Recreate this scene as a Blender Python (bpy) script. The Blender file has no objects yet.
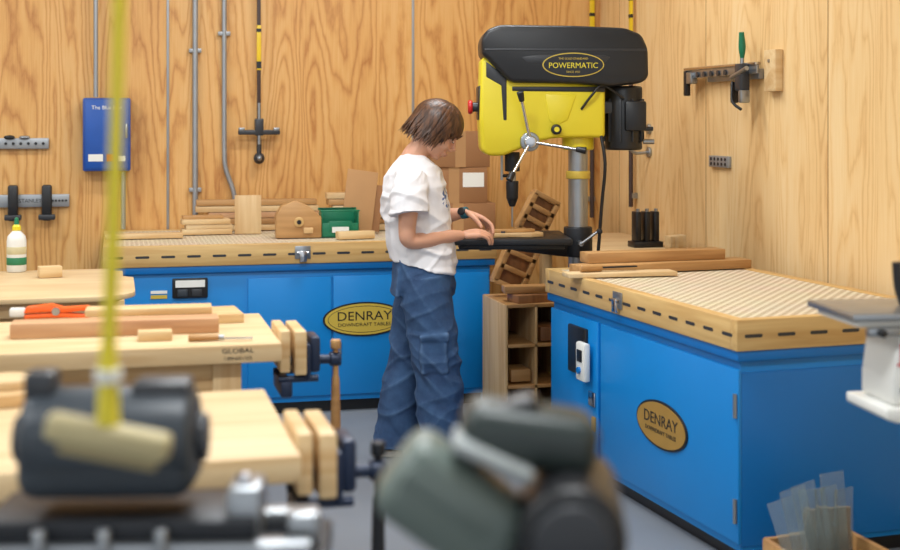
import bpy, bmesh, math, random
from mathutils import Vector, Matrix, Euler, noise
random.seed(7)
TH = math.radians(14)
def S(X, Y, Z=0.0):
    """tripod survey frame (metres right / metres forward) -> room frame"""
    return Vector((math.cos(TH)*X+math.sin(TH)*Y, -math.sin(TH)*X+math.cos(TH)*Y, Z))
def lin(c):
    out = []
    for v in c:
        v = v/255.0
        out.append(v/12.92 if v <= 0.04045 else ((v+0.055)/1.055)**2.4)
    return (out[0], out[1], out[2], 1.0)

# ------------------------------------------------------------------ materials
def newmat(name):
    m = bpy.data.materials.new(name); m.use_nodes = True
    nt = m.node_tree; b = nt.nodes['Principled BSDF']
    return m, nt, b
def nd(nt, t, **kw):
    n = nt.nodes.new(t)
    for k, v in kw.items(): setattr(n, k, v)
    return n
def plain(name, col, rough=0.5, metal=0.0, var=0.12, scale=14, bump=0.0, coat=0.0):
    m, nt, b = newmat(name)
    tc = nd(nt, 'ShaderNodeTexCoord')
    no = nd(nt, 'ShaderNodeTexNoise'); no.inputs['Scale'].default_value = scale; no.inputs['Detail'].default_value = 5
    nt.links.new(tc.outputs['Object'], no.inputs['Vector'])
    mx = nd(nt, 'ShaderNodeMix', data_type='RGBA')
    c = lin(col)
    mx.inputs[6].default_value = tuple(max(0, v*(1-var)) for v in c[:3])+(1,)
    mx.inputs[7].default_value = tuple(min(1, v*(1+var)) for v in c[:3])+(1,)
    nt.links.new(no.outputs['Fac'], mx.inputs[0]); nt.links.new(mx.outputs[2], b.inputs['Base Color'])
    b.inputs['Roughness'].default_value = rough; b.inputs['Metallic'].default_value = metal
    b.inputs['Coat Weight'].default_value = coat
    if bump > 0:
        bp = nd(nt, 'ShaderNodeBump'); bp.inputs['Strength'].default_value = bump; bp.inputs['Distance'].default_value = 0.01
        nt.links.new(no.outputs['Fac'], bp.inputs['Height']); nt.links.new(bp.outputs[0], b.inputs['Normal'])
    return m
def wood(name, c1, c2, stretch=(1.2, 16, 16), rough=0.5, scale=1.0, rings=5.0):
    m, nt, b = newmat(name)
    tc = nd(nt, 'ShaderNodeTexCoord'); mp = nd(nt, 'ShaderNodeMapping')
    mp.inputs['Scale'].default_value = tuple(s*scale for s in stretch)
    nt.links.new(tc.outputs['Object'], mp.inputs['Vector'])
    n1 = nd(nt, 'ShaderNodeTexNoise'); n1.inputs['Scale'].default_value = 1.0; n1.inputs['Detail'].default_value = 2; n1.inputs['Distortion'].default_value = 0.4
    nt.links.new(mp.outputs[0], n1.inputs['Vector'])
    mu = nd(nt, 'ShaderNodeMath', operation='MULTIPLY'); mu.inputs[1].default_value = rings
    pp = nd(nt, 'ShaderNodeMath', operation='PINGPONG'); pp.inputs[1].default_value = 1
    nt.links.new(n1.outputs['Fac'], mu.inputs[0]); nt.links.new(mu.outputs[0], pp.inputs[0])
    n2 = nd(nt, 'ShaderNodeTexNoise'); n2.inputs['Scale'].default_value = 6; n2.inputs['Detail'].default_value = 6
    nt.links.new(mp.outputs[0], n2.inputs['Vector'])
    ad = nd(nt, 'ShaderNodeMath', operation='MULTIPLY_ADD'); ad.inputs[1].default_value = 0.6
    nt.links.new(pp.outputs[0], ad.inputs[0])
    m2 = nd(nt, 'ShaderNodeMath', operation='MULTIPLY'); m2.inputs[1].default_value = 0.45
    nt.links.new(n2.outputs['Fac'], m2.inputs[0]); nt.links.new(m2.outputs[0], ad.inputs[2])
    mx = nd(nt, 'ShaderNodeMix', data_type='RGBA'); mx.inputs[6].default_value = lin(c1); mx.inputs[7].default_value = lin(c2)
    nt.links.new(ad.outputs[0], mx.inputs[0]); nt.links.new(mx.outputs[2], b.inputs['Base Color'])
    b.inputs['Roughness'].default_value = rough
    return m
def plywood_wall(name, axis, x0, w, pale, mid, dark, seamcol, la=.34):
    m, nt, b = newmat(name)
    L = nt.links.new
    tc = nd(nt, 'ShaderNodeTexCoord'); sp = nd(nt, 'ShaderNodeSeparateXYZ'); L(tc.outputs['Object'], sp.inputs[0])
    u = sp.outputs[axis]; z = sp.outputs[2]
    def M(op, a, c=None, d=None):
        n = nd(nt, 'ShaderNodeMath', operation=op)
        for i, v in enumerate((a, c, d)):
            if v is None: continue
            if isinstance(v, (int, float)): n.inputs[i].default_value = v
            else: L(v, n.inputs[i])
        return n.outputs[0]
    t = M('DIVIDE', M('SUBTRACT', u, x0), w)
    idx = M('FLOOR', t); fr = M('FRACT', t)
    def vec(a, bb, c):
        n = nd(nt, 'ShaderNodeCombineXYZ')
        for i, v in enumerate((a, bb, c)):
            if isinstance(v, (int, float)): n.inputs[i].default_value = v
            else: L(v, n.inputs[i])
        return n.outputs[0]
    def NZ(v, sc, det, dis=0):
        n = nd(nt, 'ShaderNodeTexNoise'); n.inputs['Scale'].default_value = sc; n.inputs['Detail'].default_value = det; n.inputs['Distortion'].default_value = dis
        L(v, n.inputs['Vector']); return n.outputs['Fac']
    big = NZ(vec(M('MULTIPLY', u, 3.4), M('MULTIPLY', idx, 5.3), M('MULTIPLY', z, 0.36)), 1.0, 1.8, 0.35)
    wob = NZ(vec(M('MULTIPLY', u, 24), M('MULTIPLY', idx, 3.3), M('MULTIPLY', z, 7.0)), 1.0, 4)
    rr = M('PINGPONG', M('ADD', M('MULTIPLY', big, 38.0), M('MULTIPLY', wob, 1.7)), 1.0)
    line = M('POWER', rr, 2.6)
    fine = NZ(vec(M('MULTIPLY', u, 150), idx, M('MULTIPLY', z, 4.0)), 1.0, 5)
    blot = NZ(vec(M('MULTIPLY', u, 3.2), M('MULTIPLY', idx, 9.1), M('MULTIPLY', z, 0.7)), 1.0, 4)
    f = M('ADD', M('ADD', M('MULTIPLY', line, la), M('MULTIPLY', fine, 0.40)), M('MULTIPLY', blot, 0.62))
    cr = nd(nt, 'ShaderNodeValToRGB'); L(f, cr.inputs[0])
    e = cr.color_ramp.elements
    e[0].position = 0.30; e[0].color = lin(pale); e[1].position = 0.95; e[1].color = lin(dark)
    k = e.new(0.58); k.color = lin(mid)
    seam = M('LESS_THAN', M('MINIMUM', fr, M('SUBTRACT', 1.0, fr)), 0.0032)
    mx = nd(nt, 'ShaderNodeMix', data_type='RGBA'); L(seam, mx.inputs[0]); L(cr.outputs[0], mx.inputs[6]); mx.inputs[7].default_value = lin(seamcol)
    L(mx.outputs[2], b.inputs['Base Color']); b.inputs['Roughness'].default_value = 0.42
    return m
def perforated(name):
    m, nt, b = newmat(name); L = nt.links.new
    tc = nd(nt, 'ShaderNodeTexCoord'); mp = nd(nt, 'ShaderNodeMapping'); mp.inputs['Scale'].default_value = (30, 30, 0); L(tc.outputs['Object'], mp.inputs[0])
    mp.inputs['Rotation'].default_value = (0, 0, math.radians(45))
    v = nd(nt, 'ShaderNodeTexVoronoi'); v.inputs['Scale'].default_value = 1.0; v.inputs['Randomness'].default_value = 0.0; L(mp.outputs[0], v.inputs['Vector'])
    cr = nd(nt, 'ShaderNodeValToRGB'); L(v.outputs['Distance'], cr.inputs[0])
    e = cr.color_ramp.elements; e[0].position = 0.30; e[0].color = lin((166, 140, 104)); e[1].position = 0.36; e[1].color = lin((224, 212, 186))
    n = nd(nt, 'ShaderNodeTexNoise'); n.inputs['Scale'].default_value = 5
    L(tc.outputs['Object'], n.inputs['Vector'])
    mx = nd(nt, 'ShaderNodeMix', data_type='RGBA', blend_type='MULTIPLY'); mx.inputs[0].default_value = 0.2
    L(cr.outputs[0], mx.inputs[6]); L(n.outputs['Color'], mx.inputs[7]); L(mx.outputs[2], b.inputs['Base Color'])
    b.inputs['Roughness'].default_value = 0.6
    return m
def emis(name, col, s):
    m, nt, b = newmat(name)
    b.inputs['Emission Color'].default_value = lin(col); b.inputs['Emission Strength'].default_value = s
    return m

M_BLUE = plain('blue_enamel', (5, 126, 200), 0.38, 0, 0.06, 3)
M_BLUE2 = plain('blue_enamel_edge', (4, 108, 182), 0.35, 0, 0.05, 3)
M_NAVY = plain('navy_cast', (28, 42, 68), 0.4, 0.2)
M_BLK = plain('black_plastic', (24, 25, 28), 0.38)
M_BLK2 = plain('charcoal_plastic', (48, 50, 54), 0.4)
M_GREYM = plain('dark_grey_paint', (50, 57, 64), 0.4)
M_YEL = plain('yellow_paint', (222, 204, 44), 0.35, 0, 0.05, 4)
M_YELR = plain('yellow_rod', (225, 190, 30), 0.4)
M_RED = plain('red_plastic', (200, 28, 30), 0.35)
M_STEEL = plain('steel', (160, 164, 168), 0.34, 0.9)
M_CHROME = plain('chrome', (205, 206, 210), 0.2, 1.0)
M_GALV = plain('galvanised_conduit', (160, 164, 168), 0.42, 0.6)
M_IRON = plain('cast_iron', (42, 44, 48), 0.45, 0.5)
M_WHITE = plain('white_paint', (222, 222, 216), 0.45, 0, 0.04)
M_GOLD = plain('gold_label', (206, 178, 72), 0.4, 0.15, 0.06)
M_BRZ = plain('bronze_label', (172, 134, 64), 0.45, 0.2, 0.08)
M_CARD = plain('cardboard', (150, 106, 68), 0.85, 0, 0.08, 8)
M_CARD2 = plain('cardboard_pale', (172, 130, 86), 0.85, 0, 0.08, 8)
M_GREEN = plain('green_plastic', (16, 112, 78), 0.4)
M_ORANGE = plain('orange_plastic', (236, 96, 24), 0.4)
M_SAGE = plain('sage_green_casting', (94, 106, 100), 0.4)
M_DSAGE = plain('dark_green_casting', (40, 50, 48), 0.4)
M_PAPER = plain('paper_label', (228, 228, 222), 0.7, 0, 0.03)
M_FLOOR = plain('concrete', (116, 122, 130), 0.55, 0, 0.16, 2.5, 0.05)
M_CEIL = plain('ceiling_paint', (226, 228, 228), 0.8, 0, 0.03)
M_MAPLE = wood('maple_top', (222, 198, 156), (200, 166, 118))
M_MAPLEY = wood('maple_edge', (212, 182, 134), (186, 146, 96))
M_FRAME = wood('beech_frame', (214, 180, 120), (186, 144, 84))
M_FRAMEY = wood('beech_frame_y', (214, 180, 120), (186, 144, 84), (16, 1.2, 16))
M_PINE = wood('pine', (222, 196, 150), (196, 154, 100))
M_PINEZ = wood('pine_upright', (218, 190, 144), (190, 148, 96), (16, 16, 1.2))
M_RED_W = wood('cherry_plank', (206, 164, 122), (176, 126, 86))
M_TAN_W = wood('tan_plank', (194, 150, 96), (156, 112, 64))
M_BRNW = wood('walnut_rack', (160, 112, 70), (118, 78, 46), (16, 16, 1.2))
M_PLYTOP = wood('birch_panel', (214, 190, 148), (192, 160, 116), (1, 5, 5))
M_PERF = perforated('perforated_top')
M_BRN = plain('brown_hose', (64, 46, 40), 0.5)
M_TEAL = plain('teal_strap', (30, 96, 110), 0.4)

# ------------------------------------------------------------------ builder
class Obj:
    def __init__(s, name, loc=(0, 0, 0), rz=0.0, parent=None):
        s.name = name; s.loc = Vector(loc); s.rz = rz; s.bm = bmesh.new(); s.mats = []; s.parent = parent
    def mi(s, m):
        if m not in s.mats: s.mats.append(m)
        return s.mats.index(m)
    def add(s, b, mat, M=None):
        if M is not None: bmesh.ops.transform(b, matrix=M, verts=b.verts)
        i = s.mi(mat)
        for f in b.faces: f.material_index = i; f.smooth = True
        me = bpy.data.meshes.new('t'); b.to_mesh(me); b.free(); s.bm.from_mesh(me); bpy.data.meshes.remove(me)
        return s
    def box(s, c, size, mat, bev=0.0, rot=(0, 0, 0), seg=2):
        b = bmesh.new(); bmesh.ops.create_cube(b, size=1.0)
        bmesh.ops.scale(b, vec=size, verts=b.verts)
        if bev > 0: bmesh.ops.bevel(b, geom=b.edges[:], offset=bev, segments=seg, affect='EDGES', clamp_overlap=True, profile=0.5)
        return s.add(b, mat, Matrix.Translation(c) @ Euler(rot).to_matrix().to_4x4())
    def bb(s, x0, x1, y0, y1, z0, z1, mat, bev=0.0):
        return s.box(((x0+x1)/2, (y0+y1)/2, (z0+z1)/2), (abs(x1-x0), abs(y1-y0), abs(z1-z0)), mat, bev)
    def cyl(s, p1, p2, r, mat, r2=None, seg=24, bev=0.0):
        p1 = Vector(p1); p2 = Vector(p2); d = p2-p1
        b = bmesh.new(); bmesh.ops.create_cone(b, cap_ends=True, segments=seg, radius1=r, radius2=r if r2 is None else r2, depth=d.length)
        if bev > 0:
            es = [e for e in b.edges if abs(e.verts[0].co.z-e.verts[1].co.z) < 1e-5]
            bmesh.ops.bevel(b, geom=es, offset=bev, segments=3, affect='EDGES', clamp_overlap=True, profile=0.5)
        q = d.to_track_quat('Z', 'Y').to_matrix().to_4x4()
        return s.add(b, mat, Matrix.Translation((p1+p2)/2) @ q)
    def ell(s, c, r, mat, rot=(0, 0, 0), sub=3):
        b = bmesh.new(); bmesh.ops.create_icosphere(b, subdivisions=sub, radius=1.0)
        bmesh.ops.scale(b, vec=(r, r, r) if isinstance(r, (int, float)) else r, verts=b.verts)
        return s.add(b, mat, Matrix.Translation(c) @ Euler(rot).to_matrix().to_4x4())
    def prism(s, pts, plane, d0, d1, mat, bev=0.0, seg=2):
        b = bmesh.new()
        def mk(p, d):
            if plane == 'xz': return (p[0], d, p[1])
            if plane == 'yz': return (d, p[0], p[1])
            return (p[0], p[1], d)
        v = [b.verts.new(mk(p, d0)) for p in pts]
        f = b.faces.new(v)
        r = bmesh.ops.extrude_face_region(b, geom=[f])
        nv = [g for g in r['geom'] if isinstance(g, bmesh.types.BMVert)]
        off = Vector(mk((0, 0), d1))-Vector(mk((0, 0), d0))
        bmesh.ops.translate(b, vec=off, verts=nv)
        bmesh.ops.recalc_face_normals(b, faces=b.faces)
        if bev > 0: bmesh.ops.bevel(b, geom=b.edges[:], offset=bev, segments=seg, affect='EDGES', clamp_overlap=True, profile=0.5)
        return s.add(b, mat)
    def rings(s, rings, mat, M=None):
        b = bmesh.new(); vs = [[b.verts.new(p) for p in r] for r in rings]; n = len(vs[0])
        for a, c in zip(vs, vs[1:]):
            for i in range(n): b.faces.new((a[i], a[(i+1) % n], c[(i+1) % n], c[i]))
        b.faces.new(vs[0][::-1]); b.faces.new(vs[-1])
        bmesh.ops.recalc_face_normals(b, faces=b.faces)
        return s.add(b, mat, M)
    def tube(s, pts, r, mat, seg=12, sub=6, flat=1.0, up=None, M=None):
        pts = [Vector(p) for p in pts]; rs = [r]*len(pts) if isinstance(r, (int, float)) else list(r)
        P = []; R = []
        n = len(pts)
        if sub > 1 and n > 2:
            for i in range(n-1):
                p0 = pts[max(i-1, 0)]; p1 = pts[i]; p2 = pts[i+1]; p3 = pts[min(i+2, n-1)]
                for k in range(sub):
                    t = k/sub
                    P.append(0.5*((2*p1)+(-p0+p2)*t+(2*p0-5*p1+4*p2-p3)*t*t+(-p0+3*p1-3*p2+p3)*t**3))
                    R.append(rs[i]+(rs[i+1]-rs[i])*(t*t*(3-2*t)))
            P.append(pts[-1]); R.append(rs[-1])
        else: P = pts; R = rs
        T = [(P[min(i+1, len(P)-1)]-P[max(i-1, 0)]).normalized() for i in range(len(P))]
        a = T[0].orthogonal().normalized() if up is None else (Vector(up)-T[0]*T[0].dot(Vector(up))).normalized()
        out = []
        for p, t, rr in zip(P, T, R):
            a = (a-t*a.dot(t)).normalized(); c = t.cross(a)
            out.append([p+a*math.cos(2*math.pi*k/seg)*rr*flat+c*math.sin(2*math.pi*k/seg)*rr for k in range(seg)])
        return s.rings(out, mat, M)
    def lathe(s, prof, c, mat, seg=28):
        c = Vector(c)
        return s.rings([[c+Vector((r*math.cos(2*math.pi*k/seg), r*math.sin(2*math.pi*k/seg), z)) for k in range(seg)] for r, z in prof], mat)
    def text(s, st, size, mat, loc, rot, ex=0.0006, sx=1.0):
        cu = bpy.data.curves.new('t', 'FONT'); cu.body = st; cu.size = size; cu.extrude = ex; cu.align_x = 'CENTER'; cu.align_y = 'CENTER'; cu.resolution_u = 3
        o = bpy.data.objects.new('t', cu); bpy.context.scene.collection.objects.link(o)
        dg = bpy.context.evaluated_depsgraph_get(); me = bpy.data.meshes.new_from_object(o.evaluated_get(dg))
        b = bmesh.new(); b.from_mesh(me); bpy.data.meshes.remove(me)
        bpy.data.objects.remove(o); bpy.data.curves.remove(cu)
        return s.add(b, mat, Matrix.Translation(loc) @ Euler(rot).to_matrix().to_4x4() @ Matrix.Diagonal((sx, 1, 1, 1)))
    def done(s, ang=38):
        me = bpy.data.meshes.new(s.name); s.bm.to_mesh(me); s.bm.free()
        for m in s.mats: me.materials.append(m)
        me.set_sharp_from_angle(angle=math.radians(ang))
        o = bpy.data.objects.new(s.name, me); bpy.context.scene.collection.objects.link(o)
        o.location = s.loc; o.rotation_euler = (0, 0, s.rz)
        if s.parent: o.parent = s.parent
        return o
R90 = math.radians(90)
def ellipse(cx, cz, a, b, n=40): return [(cx+a*math.cos(2*math.pi*i/n), cz+b*math.sin(2*math.pi*i/n)) for i in range(n)]
def stadium(cx, cz, w, h, n=8):
    r = h/2; L = w/2-r; p = []
    for i in range(n+1): t = -R90+math.pi*i/n; p.append((cx+L+r*math.cos(t), cz+r*math.sin(t)))
    for i in range(n+1): t = R90+math.pi*i/n; p.append((cx-L+r*math.cos(t), cz+r*math.sin(t)))
    return p

# ------------------------------------------------------------------ room
BY = 7.90; RX = 2.93; LX = -4.2; FY = -2.2; CZ = 3.4
M_PB = plywood_wall('plywood_back', 0, 0.303, 1.438, (228, 184, 122), (213, 160, 92), (174, 112, 54), (196, 188, 176), .32)
M_PR = plywood_wall('plywood_right', 1, 5.149, 1.211, (234, 206, 158), (225, 188, 132), (192, 144, 88), (150, 112, 70), .22)
o = Obj('wall_back'); o.bb(LX-.1, RX+.1, BY, BY+.1, 0, CZ, M_PB); o.done()
o = Obj('wall_right'); o.bb(RX, RX+.1, FY, BY, 0, CZ, M_PR); o.done()
o = Obj('wall_left'); o.bb(LX-.1, LX, FY, BY, 0, CZ, M_CEIL); o.done()
o = Obj('floor'); o.bb(LX-.1, RX+.1, FY, BY+.1, -.1, 0, M_FLOOR); o.done()
o = Obj('ceiling'); o.bb(LX-.1, RX+.1, FY, BY+.1, CZ, CZ+.1, M_CEIL); o.done()
M_TUBE = emis('lamp_diffuser', (246, 250, 255), 4.0)
for i, (x, y, e) in enumerate([(-2.4, 1.6, 52), (.6, 1.6, 60), (-2.4, 4.3, 48), (.6, 4.3, 62), (-1.6, 6.4, 34), (1.5, 6.2, 40)]):
    o = Obj('ceiling_light', (x, y, CZ)); o.bb(-.62, .62, -.16, .16, -.06, 0, M_WHITE, .01); o.bb(-.6, .6, -.14, .14, -.07, -.06, M_TUBE); o.done()
    l = bpy.data.lights.new('ceiling_lamp', 'AREA'); l.shape = 'RECTANGLE'; l.size = 1.2; l.size_y = .3; l.energy = e; l.color = (.94, .975, 1)
    lo = bpy.data.objects.new('ceiling_lamp', l); bpy.context.scene.collection.objects.link(lo); lo.location = (x, y, CZ-.09)

# ------------------------------------------------------------------ downdraft tables
def downdraft(name, loc, rz, W, D, H):
    """W along local x (front), D along local y"""
    o = Obj(name, loc, rz)
    BH = .105; t = .045
    o.bb(0, W, 0, t, H-BH, H, M_FRAME, .004); o.bb(0, W, D-t, D, H-BH, H, M_FRAME, .004)
    o.bb(0, t, t, D-t, H-BH, H, M_FRAMEY, .004); o.bb(W-t, W, t, D-t, H-BH, H, M_FRAMEY, .004)
    o.bb(t, W-t, t, D-t, H-.03, H-.004, M_PERF)
    n = int(W/.125)
    for i in range(n):
        x = (i+.5)*W/n; o.prism(stadium(x, H-.055, .068, .012), 'xz', -.0008, .01, M_BLK2)
    n = int(D/.125)
    for i in range(n):
        y = (i+.5)*D/n; o.prism(stadium(y, H-.055, .068, .012), 'yz', -.0008, .01, M_BLK2)
    o.bb(.008, W-.008, .008, D-.008, H-BH-.035, H-BH, M_BLUE2, .003)
    o.bb(.03, W-.03, .03, D-.03, .06, H-BH-.03, M_BLUE, .003)
    o.bb(.07, W-.07, .07, D-.07, 0, .07, M_BLK)
    return o
def latch(o, c, plane='xz'):
    x, y, z = c
    if plane == 'xz':
        o.bb(x-.04, x+.04, y-.006, y, z-.03, z+.035, M_STEEL, .002); o.cyl((x-.03, y-.012, z), (x+.03, y-.012, z), .008, M_CHROME); o.bb(x-.018, x+.018, y-.022, y-.004, z-.045, z+.01, M_CHROME, .003)
    else:
        o.bb(x-.006, x, y-.04, y+.04, z-.03, z+.035, M_STEEL, .002); o.cyl((x-.012, y-.03, z), (x-.012, y+.03, z), .008, M_CHROME); o.bb(x-.022, x-.004, y-.018, y+.018, z-.045, z+.01, M_CHROME, .003)
HB = .875
o = downdraft('downdraft_table', (-.05, 6.85, 0), 0, 2.013, 1.03, HB)
for x0, x1 in ((.71, 1.135), (1.145, 1.57), (1.58, 1.975)):
    o.bb(x0, x1, .016, .03, .09, .70, M_BLUE, .004)
for x in (.96, 1.18, 1.61): o.cyl((x, .012, .3), (x, .012, .36), .006, M_STEEL)
SX = 1.305
o.prism(ellipse(SX, .475, .215, .088), 'xz', .010, .016, M_BLK)
o.prism(ellipse(SX, .475, .205, .08), 'xz', .008, .014, M_GOLD)
o.prism(ellipse(SX, .475, .190, .069), 'xz', .0075, .010, M_BLK); o.prism(ellipse(SX, .475, .187, .066), 'xz', .0068, .009, M_GOLD)
o.text('DENRAY', .066, M_BLK, (SX, .0065, .490), (R90, 0, 0), sx=1.12)
o.text('DOWNDRAFT TABLES', .025, M_BLK, (SX, .0065, .447), (R90, 0, 0), sx=1.1)
o.bb(.335, .51, .012, .03, .61, .71, M_BLK, .006); o.bb(.35, .495, .008, .014, .665, .70, M_PAPER); o.bb(.36, .41, .004, .014, .62, .655, M_GREYM, .003); o.bb(.43, .48, .004, .014, .62, .655, M_BLK2, .003)
o.bb(.23, .31, .026, .03, .635, .65, M_PAPER); o.bb(.23, .31, .026, .03, .61, .628, M_GOLD)
latch(o, (.985, 0, .825)); o.done()

o = downdraft('downdraft_table', (1.9966, 4.0936, 0), math.radians(4.5), .88, 1.65, .84)
o.bb(.016, .03, .02, 1.10, .09, .67, M_BLUE, .004)
o.bb(.016, .03, 1.13, 1.62, .09, .67, M_BLUE, .004)
for z in (.2, .55): o.cyl((.010, .03, z-.04), (.010, .03, z+.04), .007, M_STEEL)
def ell_l(a, b, d0, d1, m, cy=.56, cz=.372): o.prism([(cy+a*math.cos(t*math.pi/20), cz+b*math.sin(t*math.pi/20)) for t in range(40)], 'yz', d0, d1, m)
ell_l(.20, .088, .010, .018, M_BLK); ell_l(.19, .080, .008, .014, M_BRZ)
o.text('DENRAY', .060, M_BLK, (.0075, .56, .387), (R90, 0, -R90), sx=1.15)
o.text('DOWNDRAFT TABLES', .022, M_BLK, (.0075, .56, .345), (R90, 0, -R90), sx=1.1)
o.bb(.0, .02, 1.22, 1.40, .43, .63, M_BLK, .006)
o.bb(-.03, .0, 1.16, 1.25, .42, .58, M_WHITE, .01); o.bb(-.034, -.028, 1.18, 1.23, .50, .55, M_BLK, .004); o.cyl((-.04, 1.205, .465), (-.028, 1.205, .465), .014, M_BLUE2)
o.bb(.006, .016, 1.14, 1.2, .32, .38, M_CHROME, .003); o.bb(.006, .016, 1.14, 1.17, .22, .28, M_BRZ, .003)
latch(o, (0, .90, .79), 'yz')
o.bb(.03, .85, .022, .03, .08, .66, M_BLUE2, .003)
o.done()

# ------------------------------------------------------------------ workbenches & vises
def workbench(x1, y0, y1, L, H=.84, label=True):
    o = Obj('workbench', (x1, y0, 0)); D = y1-y0; T = .055
    o.bb(-L, 0, 0, D, H-T, H, M_MAPLE, .005)
    o.bb(-L+.12, -.12, .06, .09, H-T-.10, H-T, M_MAPLEY, .002); o.bb(-L+.12, -.12, D-.09, D-.06, H-T-.10, H-T, M_MAPLEY, .002)
    for x in (-L+.14, -.2):
        for y in (.05, D-.13): o.bb(x, x+.085, y, y+.085, 0, H-T, M_PINEZ, .004)
        o.bb(x+.02, x+.065, .1, D-.1, .16, .24, M_PINE, .003)
    o.bb(-L+.2, -.18, D/2-.02, D/2+.02, .16, .24, M_PINE, .003)
    if label:
        o.text('GLOBAL', .020, M_BLK, (-.13, -.0006, H-.018), (R90, 0, 0), sx=1.25); o.text('1-800-645-1232', .013, M_BLK, (-.13, -.0006, H-.040), (R90, 0, 0))
    return o.done()
def vise(x1, y, H=.84, handle=M_TAN_W, w=1.0):
    o = Obj('bench_vise', (x1, y, 0))
    o.bb(.001, .032, -.08, .16, H-.10, H+.025, M_PINE, .004)
    o.bb(.046, .082, -.08, .16, H-.11, H+.022, M_PINE, .004)
    o.bb(.082, .096, -.07, .15, H-.13, H-.02, M_NAVY, .005)
    o.bb(.096, .128, -.05, .07, H-.11, H-.0, M_NAVY, .010)
    for yy in (-.05, .09): o.cyl((.0, yy, H-.125), (.12, yy, H-.125), .011, M_NAVY)
    o.cyl((.0, .01, H-.08), (.19, .01, H-.08), .014, M_NAVY)
    o.box((.02, .01, H-.15), (.036, .20, .05), M_NAVY, .008)
    o.cyl((.165, .01, H-.08), (.20, .01, H-.08), .022, M_NAVY, bev=.004)
    o.cyl((.184, .01, H-.30), (.184, .01, H-.03), .009, handle)
    o.lathe([(.001, -.31), (.013, -.308), (.016, -.29), (.014, -.20), (.012, -.14), (.009, -.13)], (.184, .01, H), handle, 20)
    o.cyl((.184, .01, H-.05), (.184, .01, H-.02), .016, handle, bev=.005)
    return o.done()
workbench(.485, 4.00, 4.64, 1.75); vise(.485, 4.14)
workbench(.36, 2.65, 3.33, 1.6, label=False); vise(.36, 2.80, handle=M_IRON)
workbench(.04, 5.10, 6.10, 1.7, label=False)
o = Obj('plywood_panel', (.08, 5.06, .84)); R = .16
pts = [(-1.6, .95), (-1.6, 0)]+[(-R+R*math.sin(t*R90/8), R-R*math.cos(t*R90/8)) for t in range(9)]+[(0, .6), (-.08, .7), (-.1, .95)]
o.prism(pts, 'xy', .0005, .02, M_PLYTOP, .003); o.done()

def boardo(name, X, Y, z, L, W, T, mat, rz=0.0):
    o = Obj(name, S(X, Y, z), rz); o.bb(-L/2, L/2, -W/2, W/2, 0, T, mat, .003)
    return o.done()
boardo('cherry_plank', -1.03, 4.17, .8405, .62, .10, .046, M_RED_W, math.radians(-2))
boardo('pine_board', -.93, 4.42, .8405, .48, .20, .03, M_PINE, math.radians(4))
boardo('pine_board', -.98, 4.40, .871, .40, .10, .022, M_PINE, math.radians(-3))
boardo('wood_offcut', -.885, 4.05, .8405, .10, .05, .03, M_PINE)
o = Obj('chisel', S(-.72, 4.03, .8515), math.radians(-8)); o.cyl((-.06, 0, 0), (.03, 0, 0), .011, M_TAN_W, r2=.009, bev=.003); o.cyl((.03, 0, 0), (.045, 0, 0), .008, M_STEEL); o.box((.085, 0, -.003), (.09, .014, .004), M_STEEL, .001); o.done()
o = Obj('spring_clamp', S(-1.30, 4.48, .862), math.radians(-6))
o.prism([(-.11, .0), (-.10, .022), (-.02, .03), (.02, .018), (.10, .022), (.105, .008), (.02, .0), (-.02, .004)], 'xz', -.018, .018, M_ORANGE, .004)
o.prism([(-.11, -.02), (-.105, -.004), (-.02, 0), (.02, .0), (.09, -.006), (.10, -.02), (.02, -.016), (-.03, -.016)], 'xz', -.018, .018, M_ORANGE, .004)
o.cyl((-.005, -.022, .006), (-.005, .022, .006), .013, M_STEEL); o.box((-.13, 0, .003), (.05, .03, .03), M_WHITE, .006); o.done()
o = Obj('glue_bottle', S(-1.83, 5.70, .861))
o.lathe([(.001, 0), (.036, 0), (.040, .006), (.040, .13), (.036, .15), (.020, .168), (.016, .172), (.016, .18)], (0, 0, 0), M_WHITE)
o.lathe([(.0405, .03), (.041, .031), (.041, .06), (.0405, .061)], (0, 0, 0), plain('label_green', (40, 120, 80), .5))
o.lathe([(.0405, .075), (.041, .076), (.041, .105), (.0405, .106)], (0, 0, 0), plain('label_cream', (200, 190, 150), .5))
o.lathe([(.018, .174), (.018, .19), (.010, .2)], (0, 0, 0), M_YEL); o.lathe([(.011, .198), (.008, .225), (.001, .23)], (0, 0, 0), M_GREEN); o.done()
boardo('wood_offcut', -1.63, 5.5, .861, .09, .06, .045, M_PINE, .2)
o = Obj('hand_plane', S(-1.83, 4.52, .8405)); o.bb(-.12, .12, -.03, .03, 0, .022, M_IRON, .004); o.ell((-.06, 0, .05), (.022, .02, .035), M_TAN_W); o.ell((.07, 0, .045), .022, M_RED); o.box((0, 0, .045), (.08, .04, .05), M_IRON, .01, (0, .5, 0)); o.done()
o = Obj('wood_disc', S(-1.06, 3.2, .8405)); o.cyl((0, 0, 0), (0, 0, .03), .12, M_PINE, bev=.003, seg=40); o.cyl((.01, 0, .03), (.01, 0, .05), .07, M_MAPLE, bev=.003, seg=32); o.done()

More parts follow.
